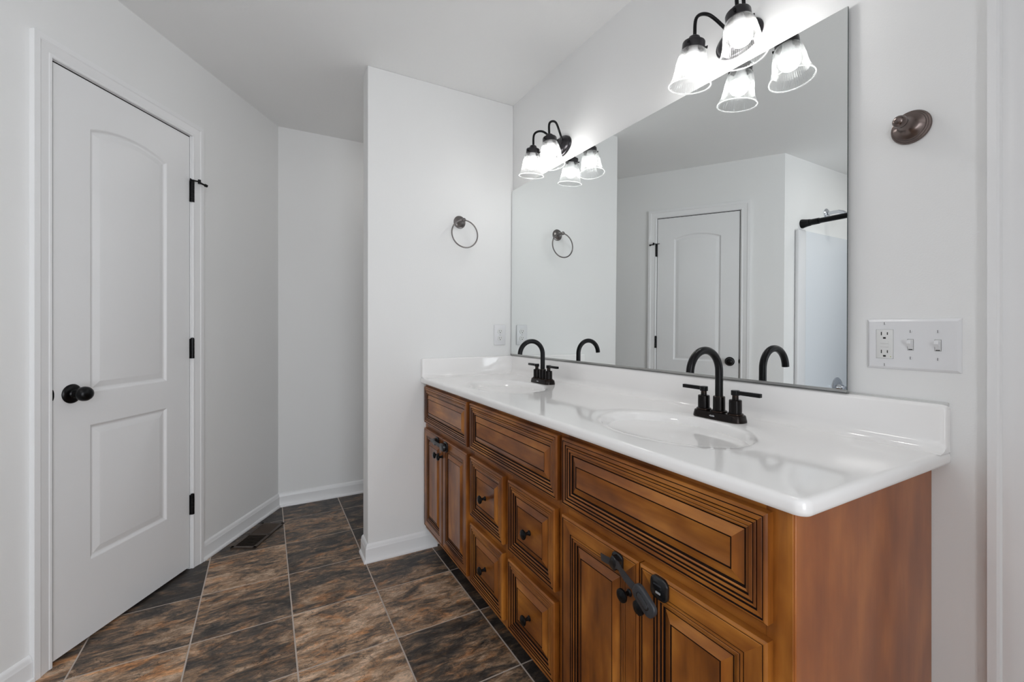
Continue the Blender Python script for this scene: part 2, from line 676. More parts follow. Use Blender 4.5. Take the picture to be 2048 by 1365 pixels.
mb = MB()
mb.box(XL - .1, B2.x, B2.y, B2.y + .10, 0, ZC, M_WALL)
struct(mb.build('wall_shower', smooth=False))
mb = MB()
mb.box(XL - .1, XL, YR - .1, B2.y, 0, ZC, M_WALL)
struct(mb.build('wall_far_left', smooth=False))

# rear wall with an added, unseen window that carries the fill light
WX0, WX1, WZ0, WZ1 = -0.75, 1.20, 0.15, 2.10
mb = MB()
mb.box(XL, WX0, YR - .1, YR, 0, ZC, M_WALL)
mb.box(WX1, W, YR - .1, YR, 0, ZC, M_WALL)
mb.box(WX0, WX1, YR - .1, YR, 0, WZ0, M_WALL)
mb.box(WX0, WX1, YR - .1, YR, WZ1, ZC, M_WALL)
struct(mb.build('wall_rear', smooth=False))
mb = MB()
for a, b in ((WX0, WX0 + .04), (WX1 - .04, WX1), (0.20, 0.25)):
    mb.box(a, b, YR - .07, YR - .02, WZ0, WZ1, M_TRIM)
for a, b in ((WZ0, WZ0 + .04), (WZ1 - .04, WZ1)):
    mb.box(WX0, WX1, YR - .07, YR - .02, a, b, M_TRIM)
struct(mb.build('added_window_1', bevel=0.002))
mb = MB()
mb.box(.50, W, -.74, -.64, 0, ZC, M_WALL)            # unseen wall, added to keep window light off the casing
struct(mb.build('wall_light_block', bevel=0.003))


# ------------------------------------------------------------------ casings
CAS = [(0, 0), (0, .009), (.003, .012), (.010, .012), (.013, .0105), (.030, .0135), (.040, .0155), (.044, .018), (.062, .018), (.062, 0)]


def casing(name, k0, k1, zt, T, prof=CAS):
    """frame of moulding around an opening k0..k1, zt high, in the local frame (along, out, up)"""
    mb = MB(T)
    rg = []
    for (w, h) in prof:
        rg.append([(k0 - w, h, 0), (k0 - w, h, zt + w), (k1 + w, h, zt + w), (k1 + w, h, 0)])
    n = len(rg)
    vs = [p for r in rg for p in r]
    fs = []
    for i in range(n):
        j = (i + 1) % n
        for s in range(3):
            fs.append([i * 4 + s, i * 4 + s + 1, j * 4 + s + 1, j * 4 + s])
    fs.append([i * 4 for i in range(n)])
    fs.append([i * 4 + 3 for i in range(n)][::-1])
    mb.add(vs, fs, M_TRIM)
    return struct(mb.build(name, angle=20))


casing('trim_1', 0.7307, 1.3533, 2.086, MWALL)

# ------------------------------------------------------------------ door 1 (narrow closet door in the slanted wall)
TN = MWALL


def rect_ring(k0, k1, z0, z1, d, off, nz=10, sag=0.0):
    """closed outline of a door panel inset by d; top edge may be an arch"""
    a0, a1, b0 = k0 + d, k1 - d, z0 + d
    pts = [(a0, off, b0), (a1, off, b0)]
    hw = (k1 - k0) / 2
    kc = (k0 + k1) / 2
    if sag > 0:
        R = (hw * hw + sag * sag) / (2 * sag)
        zc = z1 + sag - R
        for i in range(nz + 1):
            k = a1 + (a0 - a1) * i / nz
            pts.append((k, off, zc + sqrt((R - d) ** 2 - (k - kc) ** 2)))
    else:
        for i in range(nz + 1):
            k = a1 + (a0 - a1) * i / nz
            pts.append((k, off, z1 - d))
    return pts


DK0, DK1, DZ0, DZ1 = KJ0 + .0035, KJ1 - .0045, 0.012, 2.0790
P0, P1 = 0.8695, 1.2155
U0, U1, USAG = 0.922, 1.905, 0.034
Lw0, Lw1 = 0.2965, 0.800
mb = MB(TN)
ru = rect_ring(P0, P1, U0, U1, 0, 0, 10, USAG)
rl = rect_ring(P0, P1, Lw0, Lw1, 0, 0, 10, 0)
# stiles and rails
mb.add([(DK0, 0, DZ0), (P0, 0, DZ0), (P0, 0, DZ1), (DK0, 0, DZ1)], [(0, 1, 2, 3)], M_DOOR)
mb.add([(P1, 0, DZ0), (DK1, 0, DZ0), (DK1, 0, DZ1), (P1, 0, DZ1)], [(0, 1, 2, 3)], M_DOOR)
mb.add([(P0, 0, DZ0), (P1, 0, DZ0), (P1, 0, Lw0), (P0, 0, Lw0)], [(0, 1, 2, 3)], M_DOOR)
mb.add([(P0, 0, Lw1), (P1, 0, Lw1), (P1, 0, U0), (P0, 0, U0)], [(0, 1, 2, 3)], M_DOOR)
arc = ru[2:]
for i in range(len(arc) - 1):
    a, b = arc[i], arc[i + 1]
    mb.add([b, a, (a[0], 0, DZ1), (b[0], 0, DZ1)], [(0, 1, 2, 3)], M_DOOR)
PROF = [(0, 0), (.003, -.0015), (.008, -.0062), (.012, -.0078), (.016, -.0078), (.036, -.0022), (.040, -.0015)]
for (z0, z1, sg) in ((U0, U1, USAG), (Lw0, Lw1, 0)):
    rg = [rect_ring(P0, P1, z0, z1, d, o, 10, sg) for d, o in PROF]
    mb.rings(rg, M_DOOR, cap1=M_DOOR)
# edges and back
mb.add([(DK0, 0, DZ0), (DK1, 0, DZ0), (DK1, 0, DZ1), (DK0, 0, DZ1), (DK0, -.035, DZ0), (DK1, -.035, DZ0), (DK1, -.035, DZ1), (DK0, -.035, DZ1)],
       [(0, 4, 5, 1), (1, 5, 6, 2), (2, 6, 7, 3), (3, 7, 4, 0), (4, 7, 6, 5)], M_DOOR)
door = struct(mb.build('door_1', angle=14, fix=False))
bm = bmesh.new()
bm.from_mesh(door.data)
bmesh.ops.remove_doubles(bm, verts=bm.verts[:], dist=1e-5)
for f in bm.faces:
    c = MWALL.inverted() @ f.calc_center_median()
    f.normal_update()
    nl = MWALL.inverted().to_3x3() @ f.normal
    if c.y > -.0095:
        want = nl.y
    else:
        want = nl.dot(Vector((c.x - (DK0 + DK1) / 2, c.y + .0175, c.z - 1.05)))
    if want < 0:
        f.normal_flip()
bm.to_mesh(door.data)
bm.free()
door.data.set_sharp_from_angle(angle=radians(14))

mb = MB(TN)
mb.box(KJ0 - .018, KJ0, -.11, .0005, 0, 2.083 + .018, M_JAMB)
mb.box(KJ1, KJ1 + .018, -.11, .0005, 0, 2.083 + .018, M_JAMB)
mb.box(KJ0, KJ1, -.11, .0005, 2.0847, 2.101, M_JAMB)
mb.box(KJ0 + .0005, KJ1 - .0005, -.060, -.036, 0.001, 2.084, M_GAP_SHADE)      # dark sheet painting in the shade behind the gaps
mb.box(KJ0, KJ0 + .0035, -.034, -.0022, 0.012, 2.0847, M_GAP_SHADE)  # dark strips fill the slab gaps as painted shade
mb.box(KJ1 - .0045, KJ1, -.034, -.0030, 0.012, 2.0847, M_GAP_SHADE)
mb.box(KJ0, KJ1, -.034, -.0030, 2.0790, 2.0847, M_GAP_SHADE)
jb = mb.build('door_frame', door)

# knob: rosette, neck, egg shaped knob (axis = out of the wall)
RN = Matrix.Rotation(-pi / 2, 4, 'X')            # local z -> +y (out)
T = Matrix.Translation((1.2825, 0, 0.9265)) @ RN
kb = MB(TN)
kb.lathe([(0.0, 0), (.034, 0), (.0345, .003), (.032, .0065), (.026, .009), (.016, .011), (.013, .014), (.0115, .022), (.012, .032), (.0, .034)], M_BLACK, T, 36)
hd = kb.build('door_knob', door)
kb = MB(TN)
kb.lathe([(.010, .026), (.017, .030), (.0235, .037), (.0262, .047), (.0255, .056), (.021, .064), (.012, .069), (0, .0705)], M_BLACK, T, 36)
kb.build('grip', hd)
kb = MB(TN)
kb.lathe([(0, 0), (.019, 0), (.019, .0016), (0, .0016)], M_BLACK, Matrix.Translation((KJ1 - .0015, .0005, 0.930)) @ RN @ Matrix.Diagonal((.28, 1, 1, 1)), 28)
kb.build('latch_plate', door)
for zt, zb in ((1.8684, 1.7692), (1.1089, 1.0146), (0.3567, 0.2624)):
    h = MB(TN)
    kx = 0.7315
    seg = (zt - zb) / 5
    for i in range(5):
        h.tube([(kx, .009, zb + i * seg + .0006), (kx, .009, zb + (i + 1) * seg - .0006)], .0085, M_BLACK, 14)
    h.tube([(kx, .009, zb), (kx, .009, zt + .003)], .0072, M_BLACK, 12)
    h.lathe([(0, 0), (.0075, .001), (.0075, .004), (0, .0065)], M_BLACK, Matrix.Translation((kx, .009, zt)), 12)
    h.box(kx - .004, kx + .009, -.001, .004, zb, zt, M_BLACK)
    h.build('hinge', door)
# hinge pin stop on the top hinge
st = MB(TN)
kx, zt = 0.7315, 1.8684
st.lathe([(0, 0), (.0115, 0), (.0115, .005), (.0, .005)], M_BLACK, Matrix.Translation((kx, .009, zt + .002)), 16)
st.tube([(kx, .009, zt + .0045), (kx - .022, .033, zt + .0055)], .0032, M_BLACK, 10)
st.tube([(kx - .020, .028, zt - .006), (kx - .020, .028, zt + .014)], .0065, M_BLACK, 14)
st.tube([(kx - .018, .030, zt + .0), (kx - .040, .040, zt - .006)], [.005, .004], M_BLACK, 10)
st.tube([(kx - .040, .040, zt - .006), (kx - .050, .045, zt - .008)], [.0075, .0065], M_BLACK, 14)
st.tube([(kx, .009, zt + .0045), (kx + .026, .020, zt + .004)], .003, M_BLACK, 10)
st.build('hinge_stop', door)

# ------------------------------------------------------------------ door 2 beside the vanity (only its casing is in view)
T2 = Matrix.Translation((W, 0.309 - .062, 0)) @ Matrix(((0, -1, 0, 0), (-1, 0, 0, 0), (0, 0, 1, 0), (0, 0, 0, 1)))
CAS2 = [(0, 0), (0, .009), (.003, .0125), (.009, .0125), (.012, .0105), (.024, .0135), (.034, .0145), (.042, .013), (.045, .0165), (.049, .018), (.062, .018), (.062, 0)]
casing('trim_2', 0.0, 0.82, 2.086, T2, CAS2)
mb = MB(T2)
mb.box(0.003, .817, -.04, -.005, 0.012, 2.08, M_DOOR)
mb.box(-.01, 0, -.1, 0, 0, 2.08, M_DOOR)
struct(mb.build('door_2', smooth=False))

# ------------------------------------------------------------------ baseboards
BB = [(0, 0), (.021, 0), (.0215, .006), (.019, .012), (.014, .016), (.0125, .020), (.0125, .066), (.010, .071), (.0095, .078), (.006, .085), (.002, .0885), (0, .0885)]


def baseboard(name, pts, side, square=(False, False)):
    """sweep the profile along a plan polyline; side=+1: room to the left of travel"""
    pts = [Vector(p) for p in pts]
    mb = MB()
    secs = []
    for i, p in enumerate(pts):
        dirs = []
        if i > 0:
            dirs.append((pts[i] - pts[i - 1]).normalized())
        if i < len(pts) - 1:
            dirs.append((pts[i + 1] - pts[i]).normalized())
        ns = [Vector((-d.y, d.x)) * side for d in dirs]
        if len(ns) == 2:
            b = ns[0] + ns[1]
            b = b / b.dot(ns[0])
        else:
            b = ns[0]
        secs.append([(p.x + b.x * o, p.y + b.y * o, z) for o, z in BB])
    n = len(BB)
    vs = [q for s in secs for q in s]
    fs = []
    for i in range(len(secs) - 1):
        for k in range(n):
            k2 = (k + 1) % n
            fs.append([i * n + k, i * n + k2, (i + 1) * n + k2, (i + 1) * n + k])
    fs.append(list(range(n)))
    fs.append([(len(secs) - 1) * n + k for k in range(n)][::-1])
    mb.add(vs, fs, M_TRIM)
    return struct(mb.build(name, angle=25))


def wp(k):
    return A2 + DW * k


baseboard('baseboard_left', [wp(0.668), A2, (W, YB)], -1)
baseboard('baseboard_partition', [(PX, YP + PT), (PX, YP), (0.80, YP)], -1)
baseboard('baseboard_near_left', [(-0.93, B2.y), B2, wp(1.416)], -1)

# ------------------------------------------------------------------ vanity cabinet
XF = 0.7236                    # face of doors and drawers
XFR = XF + .019                # face frame
CY1 = 0.402                    # right end of the cabinet
cab = thing('vanity_cabinet', 'long brown stained double vanity cabinet with dark glazed raised panels under the white countertop', 'cabinet', (W, (CY1 + YP) / 2, 0))
cab_loc = Vector((W, (CY1 + YP) / 2, 0))


def local(mb):
    mb.T = Matrix.Translation(-cab_loc)
    return mb


mb = local(MB())
# carcass behind the frame and the face frame members
mb.box(XFR + .019, W - .001, CY1 + .012, YP - .001, 0.105, .120, M_WOODV)
mb.box(W - .012, W - .001, CY1 + .012, YP - .001, 0.120, .70, M_WOODV)
mb.box(XFR + .019, W - .012, YP - .016, YP - .001, 0.120, .8725, M_WOODV)
mb.box(XFR + .019, XFR + .06, CY1 + .012, YP - .016, .855, .8725, M_WOODV)
mb.build('carcass', cab)
mb = local(MB())
z_t, z_b, z_dt, z_d2, z_d3, z_db = .8561, .6694, .6413, .4015, .3715, .1353
stiles = [(CY1 - .0, 0.4339 + .012), (1.0153 - .010, 1.0388 + .010), (1.6561 - .012, 1.6834 + .012), (2.2371, YP), (1.3304 - .008, 1.369 + .008)]
for i, (a, b) in enumerate(stiles):
    mb.rbox(XFR, XFR + .019, a, b, 0.105, .8725 if i < 4 else .655, .0008, M_WOODV, seg=1)
for a, b in ((.846, .8725), (.631, .680), (.105, .146)):
    mb.box(XFR + .0006, XFR + .0185, CY1 + .01, YP - .005, a, b, M_WOODH)
mb.box(XFR + .0006, XFR + .0185, 1.03, 1.67, .362, .411, M_WOODH)
mb.build('face_frame', cab)
mb = local(MB())
mb.box(XFR + .001, W - .001, CY1 - .004, CY1 + .0115, 0.0, .8725, M_WOODP)
mb.build('end_panel', cab, bevel=.0015)
mb = local(MB())
mb.box(XFR + .075, XFR + .09, CY1 + .01, YP, 0, .105, M_KICK)
mb.build('toe_kick', cab)

DRAWER = [(0, .0035, 'w'), (.0025, .001, 'w'), (.004, .0, 'w'), (.0060, 0, 'g'), (.0078, .0014, 'w'), (.0095, .0004, 'w'), (.0165, .0008, 'g'), (.0186, .0030, 'w'), (.0205, .0012, 'w'), (.0238, .0016, 'g'),
          (.0258, .0034, 'w'), (.0280, .0022, 'w'), (.0330, .0030, 'g'), (.0348, .0062, 'w'), (.0370, .0052, 'w'), (.0402, .0064, 'g'), (.0438, .0090, 'w'), (.0640, .0012, 'g'), (.0664, .0020, 'w')]
DOORP = [(0, .0035, 'w'), (.0025, .001, 'w'), (.004, .0, 'w'), (.0060, 0, 'g'), (.0076, .0012, 'w'), (.0095, .0006, 'w'), (.0400, .0008, 'g'), (.0422, .0030, 'w'), (.0440, .0012, 'w'), (.0475, .0014, 'g'),
         (.0496, .0034, 'w'), (.0515, .0022, 'w'), (.0560, .0034, 'g'), (.0580, .0066, 'w'), (.0596, .0056, 'w'), (.0620, .0068, 'g'), (.0655, .0092, 'w'), (.0850, .0012, 'g'), (.0876, .0020, 'w')]


for P_ in (DRAWER, DOORP):
    for q in range(len(P_) - 1):
        if P_[q][2] == 'g':
            P_[q + 1] = (P_[q + 1][0] + .0006, P_[q + 1][1], P_[q + 1][2])


def front(name, y0, y1, z0, z1, prof, vertical, sc=1.0, label=None):
    """raised panel door or drawer front between y0 (far) and y1 (near)"""
    ya, yb = min(y0, y1), max(y0, y1)
    mb = local(MB())
    rg, mm = [], []
    for i, (d, x, c) in enumerate(prof):
        d *= sc
        rg.append([(XF + x, ya + d, z0 + d), (XF + x, yb - d, z0 + d), (XF + x, yb - d, z1 - d), (XF + x, ya + d, z1 - d)])
        if i < len(prof) - 1:
            if c == 'g':
                mm.append(M_GLAZE)
            else:
                mm.append([M_WOODH, M_WOODV, M_WOODH, M_WOODV])
    back = [(XF + .0188, ya, z0), (XF + .0188, yb, z0), (XF + .0188, yb, z1), (XF + .0188, ya, z1)]
    mb.rings([back] + rg, [[M_WOODH, M_WOODV, M_WOODH, M_WOODV]] + mm, cap0=M_WOODV, cap1=M_WOODV if vertical else M_WOODH)
    return mb.build(name, cab, angle=18)


def knob(parent, y, z):
    mb = local(MB())
    T = Matrix.Translation((XF + .0012, y, z)) @ Matrix.Rotation(-pi / 2, 4, 'Y')
    mb.lathe([(0, 0), (.0085, 0), (.0085, .002), (.0055, .005), (.0048, .013), (.0075, .017), (.0135, .0195), (.0155, .0225), (.0150, .0258), (.0105, .0288), (0, .0300)], M_BLACK, T, 28)
    mb.build('knob', parent)


A0, A1, B0, B1, C0, C1, MM, S0 = 2.237, 1.6834, 1.6561, 1.0388, 1.0153, .4339, .721, 1.9911
front('false_drawer_front', A0, A1, z_b, z_t, DRAWER, False, .9)
front('false_drawer_front', B0, B1, z_b, z_t, DRAWER, False)
front('false_drawer_front', C0, C1, z_b, z_t, DRAWER, False)
G = .0018
fd = front('cabinet_door', C0, MM + G, z_db, z_dt, DOORP, True)
knob(fd, .7500, .5600)
fd = front('cabinet_door', MM - G, C1, z_db, z_dt, DOORP, True)
knob(fd, .6990, .5605)
fd = front('cabinet_door', A0, S0 - .02 + G, z_db, z_dt, DOORP, True, .86)
knob(fd, 2.0200, .5550)
fd = front('cabinet_door', S0 - .02 - G, A1, z_db, z_dt, DOORP, True, .86)
knob(fd, 1.9680, .5580)
for (a, b) in ((1.6521, 1.369), (1.3304, 1.0504)):
    for (u, v) in ((z_d2, z_dt), (z_db, z_d3)):
        fd = front('drawer', a, b, u, v, DRAWER, False)
        knob(fd, (a + b) / 2 - .002, (u + v) / 2 - .004)

# ------------------------------------------------------------------ countertop with two cast basins
CF, CE, CZ0, CZ1 = .7136, .3676, .873, .900
top = thing('vanity_countertop', 'glossy white one-piece countertop with two oval sinks and low splash on the brown vanity', 'countertop', (W, (CE + YP) / 2, CZ0))
top_loc = Vector((W, (CE + YP) / 2, CZ0))


def outline(d, z, rc=.022, ns=8):
    """front-right corner rounded; clockwise seen from above"""
    x0, x1, y0, y1 = CF + d, W - .0005, CE + d, YP - .0005
    r = max(rc - d, .004)
    pts = [(x1, y1, z), (x0, y1, z)]
    for i in range(ns + 1):
        a = pi + (pi / 2) * i / ns
        pts.append((x0 + r + r * cos(a), y0 + r + r * sin(a), z))
    pts.append((x1, y0, z))
    return pts


mb = MB(Matrix.Translation(-top_loc))
rg = [outline(.012, CZ0 + .0), outline(.004, CZ0 + .0), outline(.001, CZ0 + .003), outline(0, CZ0 + .008), outline(0, CZ0 + .017), outline(.0012, CZ0 + .0215), outline(.004, CZ0 + .0250), outline(.009, CZ0 + .0268), outline(.014, CZ1)]
mb.rings(rg, M_MARBLE, cap0=M_MARBLE)
BAS = [(.957, .836), (.957, 1.768)]
SX, SY = .155, .216
NE = 64


def ell(cx, cy, k, z, ax=SX, ay=SY, dx=0):
    return [(cx + dx + ax * k * cos(2 * pi * i / NE), cy + ay * k * sin(2 * pi * i / NE), z) for i in range(NE)]


bm = bmesh.new()
edges = []


def loop(pts):
    vs = [bm.verts.new(p) for p in pts]
    for i in range(len(vs)):
        edges.append(bm.edges.new((vs[i], vs[(i + 1) % len(vs)])))


loop(outline(.014, CZ1))
for cx, cy in BAS:
    loop(ell(cx, cy, 1.22, CZ1))
bmesh.ops.triangle_fill(bm, edges=edges, use_beauty=True, use_dissolve=False, normal=(0, 0, 1))
# fill may cover the holes: drop faces inside an ellipse
kill = []
for f in bm.faces:
    c = f.calc_center_median()
    for cx, cy in BAS:
        if ((c.x - cx) / (SX * 1.215)) ** 2 + ((c.y - cy) / (SY * 1.215)) ** 2 < 0.98:
            kill.append(f)
            break
bmesh.ops.delete(bm, geom=kill, context='FACES_ONLY')
bm.verts.index_update()
mb.add([v.co.copy() for v in bm.verts], [[v.index for v in f.verts] for f in bm.faces], M_MARBLE)
bm.free()
slab = mb.build('slab', top, fix=False)
bm = bmesh.new()
bm.from_mesh(slab.data)
bmesh.ops.remove_doubles(bm, verts=bm.verts[:], dist=1e-5)
bmesh.ops.recalc_face_normals(bm, faces=bm.faces[:])
bm.to_mesh(slab.data)
bm.free()
slab.data.set_sharp_from_angle(angle=radians(40))
for cx, cy in BAS:
    mb = MB(Matrix.Translation(-top_loc))
    prof = [(1.22, 0), (1.18, -.0002), (1.13, -.0007), (1.08, -.0014), (1.04, -.0026), (1.01, -.0055), (.985, -.0115), (.96, -.022), (.93, -.038), (.88, -.062), (.80, -.088), (.68, -.108), (.5, -.122), (.3, -.129), (.10, -.132)]
    mb.rings([ell(cx, cy, k, CZ1 + z, dx=.012 * (1 - k) if k < 1 else 0) for k, z in prof], M_MARBLE)
    bs = mb.build('basin', top, fix=False, angle=60)
    for p in bs.data.polygons:
        pass
    bm = bmesh.new()
    bm.from_mesh(bs.data)
    bmesh.ops.recalc_face_normals(bm, faces=bm.faces[:])
    up = sum(f.normal.z for f in bm.faces)
    if up < 0:
        bmesh.ops.reverse_faces(bm, faces=bm.faces[:])
    bm.to_mesh(bs.data)
    bm.free()
    dr = MB(Matrix.Translation(-top_loc))
    dr.lathe([(0, .004), (.012, .004), (.014, .0015), (.021, .003), (.024, .0)], M_BRONZE, Matrix.Translation((cx + .012, cy, CZ1 - .132)), 28)
    dr.build('drain', bs)
# back splash along the mirror wall and side splash on the partition
mb = MB(Matrix.Translation(-top_loc))
H1 = .1005
sp = [(0, -.020), (-.024, -.020), (-.052, .0), (-.0515, .0006), (-.043, .0014), (-.035, .0038), (-.029, .0078), (-.0248, .0135), (-.0222, .0205), (-.0208, .028), (-.0198, H1 - .008), (-.0185, H1 - .0035), (-.0160, H1 - .0010), (-.0120, H1), (0, H1)]
secs = []
for y, dd in ((YP - .0005, 0), (CE + .012, 0), (CE + .004, .002), (CE + .001, .005), (CE, .010)):
    secs.append([(W - .0006 + min(0, x + dd * (1 if (x < -.012 and z > .012) else 0)), y, CZ1 - .0008 + max(0, z - dd * (1 if z > .05 else 0))) for x, z in sp])
mb.rings([s[::-1] for s in secs], M_MARBLE, cap0=M_MARBLE, cap1=M_MARBLE)
mb.build('back_splash', top, angle=50)
mb = MB(Matrix.Translation(-top_loc))
secs = []
for x, dd in ((W - .001, 0), (CF + .010, 0), (CF + .004, .002), (CF + .002, .005)):
    secs.append([(x, YP - .0006 + min(0, a + dd * (1 if (a < -.012 and z > .012) else 0)), CZ1 - .0008 + max(0, z - dd * (1 if z > .05 else 0))) for a, z in sp])
mb.rings(secs, M_MARBLE, cap0=M_MARBLE, cap1=M_MARBLE)
mb.build('side_splash', top, angle=50)
mb = MB(Matrix.Translation(-top_loc))
mb.tube([(W - .004, YP - .002, CZ1 + H1 - .001), (W - .004, CE + .002, CZ1 + H1 - .001)], .004, M_CAULK, 8)
mb.build('caulk_bead', top)

# ------------------------------------------------------------------ faucets
def faucet(loc, label):
    t = thing('faucet', label, 'faucet', loc, 0, 'faucets on the countertop')
    mb = MB()
    hw, hl = .027, .0785

    def stad(d, z):
        pts = []
        r = .022 - d * .4
        for sx, sy, a0 in ((1, 1, 0), (-1, 1, pi / 2), (-1, -1, pi), (1, -1, 3 * pi / 2)):
            for i in range(7):
                a = a0 + (pi / 2) * i / 6
                pts.append((sx * (hw - d - r) + r * cos(a), sy * (hl - d - r) + r * sin(a), z))
        return pts
    mb.rings([stad(0, 0), stad(0, .004), stad(.0022, .017), stad(.0035, .0195), stad(.006, .0205)], M_BRONZE, cap0=M_BRONZE, cap1=M_BRONZE)
    bp = mb.build('base_plate', t)
    # small silver maker's mark on the front of the base
    mb = MB()
    xs = -hw + .0006
    for i, (a, h) in enumerate(((-.0075, .0030), (-.0045, .0042), (-.0010, .0030), (.0025, .0042), (.0060, .0030))):
        mb.box(xs - .0003, xs + .0012, a + .004, a + .0062, .0085, .0085 + h, M_CHROME)
    mb.box(xs - .0003, xs + .0012, -.0035, .010, .0078, .0086, M_CHROME)
    mb.build('maker_mark', bp)
    mb = MB()
    mb.lathe([(0, .020), (.0215, .020), (.0215, .0235), (.0165, .0255), (.0162, .064), (.0145, .0655), (0, .0655)], M_BRONZE, None, 32)
    mb.build('spout_collar', t)
    mb = MB()
    pts = [(0, 0, .06), (0, 0, .10)]
    R = .0622
    for i in range(0, 25):
        a = radians(168) * i / 24
        pts.append((-R + R * cos(a), 0, .137 + R * sin(a)))
    pts.append((pts[-1][0] - .0016, 0, pts[-1][2] - .011))
    mb.tube(pts, .0108, M_BLACK, 20)
    mb.build('spout', t)
    for s in (1, -1):
        y = s * .051
        mb = MB()
        T = Matrix.Translation((0, y, 0))
        mb.lathe([(0, .020), (.0205, .020), (.0205, .0235), (.0168, .0255), (.0165, .060), (.0150, .0620), (.0085, .0625), (.0080, .076), (0, .076)], M_BRONZE, T, 32)
        h = mb.build('handle', t)
        mb = MB()
        mb.lathe([(0, .0745), (.0110, .0745), (.0115, .076), (.0115, .0870), (.0105, .088), (0, .088)], M_BLACK, T, 24)
        y0, y1 = sorted((y + s * .004, y + s * .073))
        mb.rbox(-.0058, .0058, y0, y1, .0765, .0872, .001, M_BLACK)
        mb.build('lever', h)
    return t


FX = 1.149
faucet((FX, .828, CZ1), 'black arched two handle faucet on the nearer sink')
faucet((FX, 1.762, CZ1), 'black arched two handle faucet on the far sink beside the partition')

# ------------------------------------------------------------------ mirror
MY0, MY1, MZ0, MZ1 = .5526, YP - .006, 1.0078, 1.9614
TILT = .0066
mir = thing('wall_mirror', 'large frameless rectangular mirror on the vanity wall above the white splash', 'mirror', (W, (MY0 + MY1) / 2, MZ0))
ml = Vector((W, (MY0 + MY1) / 2, MZ0))
XM = 1.2547


def xm(z):
    return XM + TILT * (z - 1.0)


mb = MB(Matrix.Translation(-ml))
mb.add([(xm(MZ0), MY0, MZ0), (xm(MZ0), MY1, MZ0), (xm(MZ1), MY1, MZ1), (xm(MZ1), MY0, MZ1)], [(0, 1, 2, 3)], M_MIRROR)
e = .005
mb.add([(xm(MZ0), MY0, MZ0), (xm(MZ0), MY1, MZ0), (xm(MZ1), MY1, MZ1), (xm(MZ1), MY0, MZ1),
        (xm(MZ0) + e, MY0, MZ0), (xm(MZ0) + e, MY1, MZ0), (xm(MZ1) + e, MY1, MZ1), (xm(MZ1) + e, MY0, MZ1)],
       [(0, 4, 5, 1), (1, 5, 6, 2), (2, 6, 7, 3), (3, 7, 4, 0), (4, 7, 6, 5)], M_EDGE)
mb.build('mirror_glass', mir, smooth=False)
mb = MB(Matrix.Translation(-ml))
mb.box(xm(1.5) + .0065, W - .0005, MY0 + .006, MY1 - .01, MZ0 + .004, MZ1 - .006, M_GAP_SHADE)  # dark block paints the shaded gap between mirror and wall
mb.build('gap_shade_block', mir, smooth=False)
mb = MB(Matrix.Translation(-ml))
mb.box(XM - .0025, XM - .0008, MY0 - .001, MY1, MZ0 - .0060, MZ0 + .0022, M_CHANNEL)
mb.box(XM - .0025, W - .001, MY0 - .001, MY1, MZ0 - .0075, MZ0 - .0045, M_CHANNEL)
mb.build('bottom_channel', mir, smooth=False)

# ------------------------------------------------------------------ vanity lights
def bell(seg=96):
    out = [(.0285, 0.0), (.0315, -.004), (.0375, -.014), (.0418, -.030), (.0442, -.048), (.0460, -.064), (.0495, -.082), (.0548, -.096), (.0592, -.1055), (.0605, -.1095)]
    inn = [(r - .0026, z) for r, z in out[::-1]]
    return out, inn


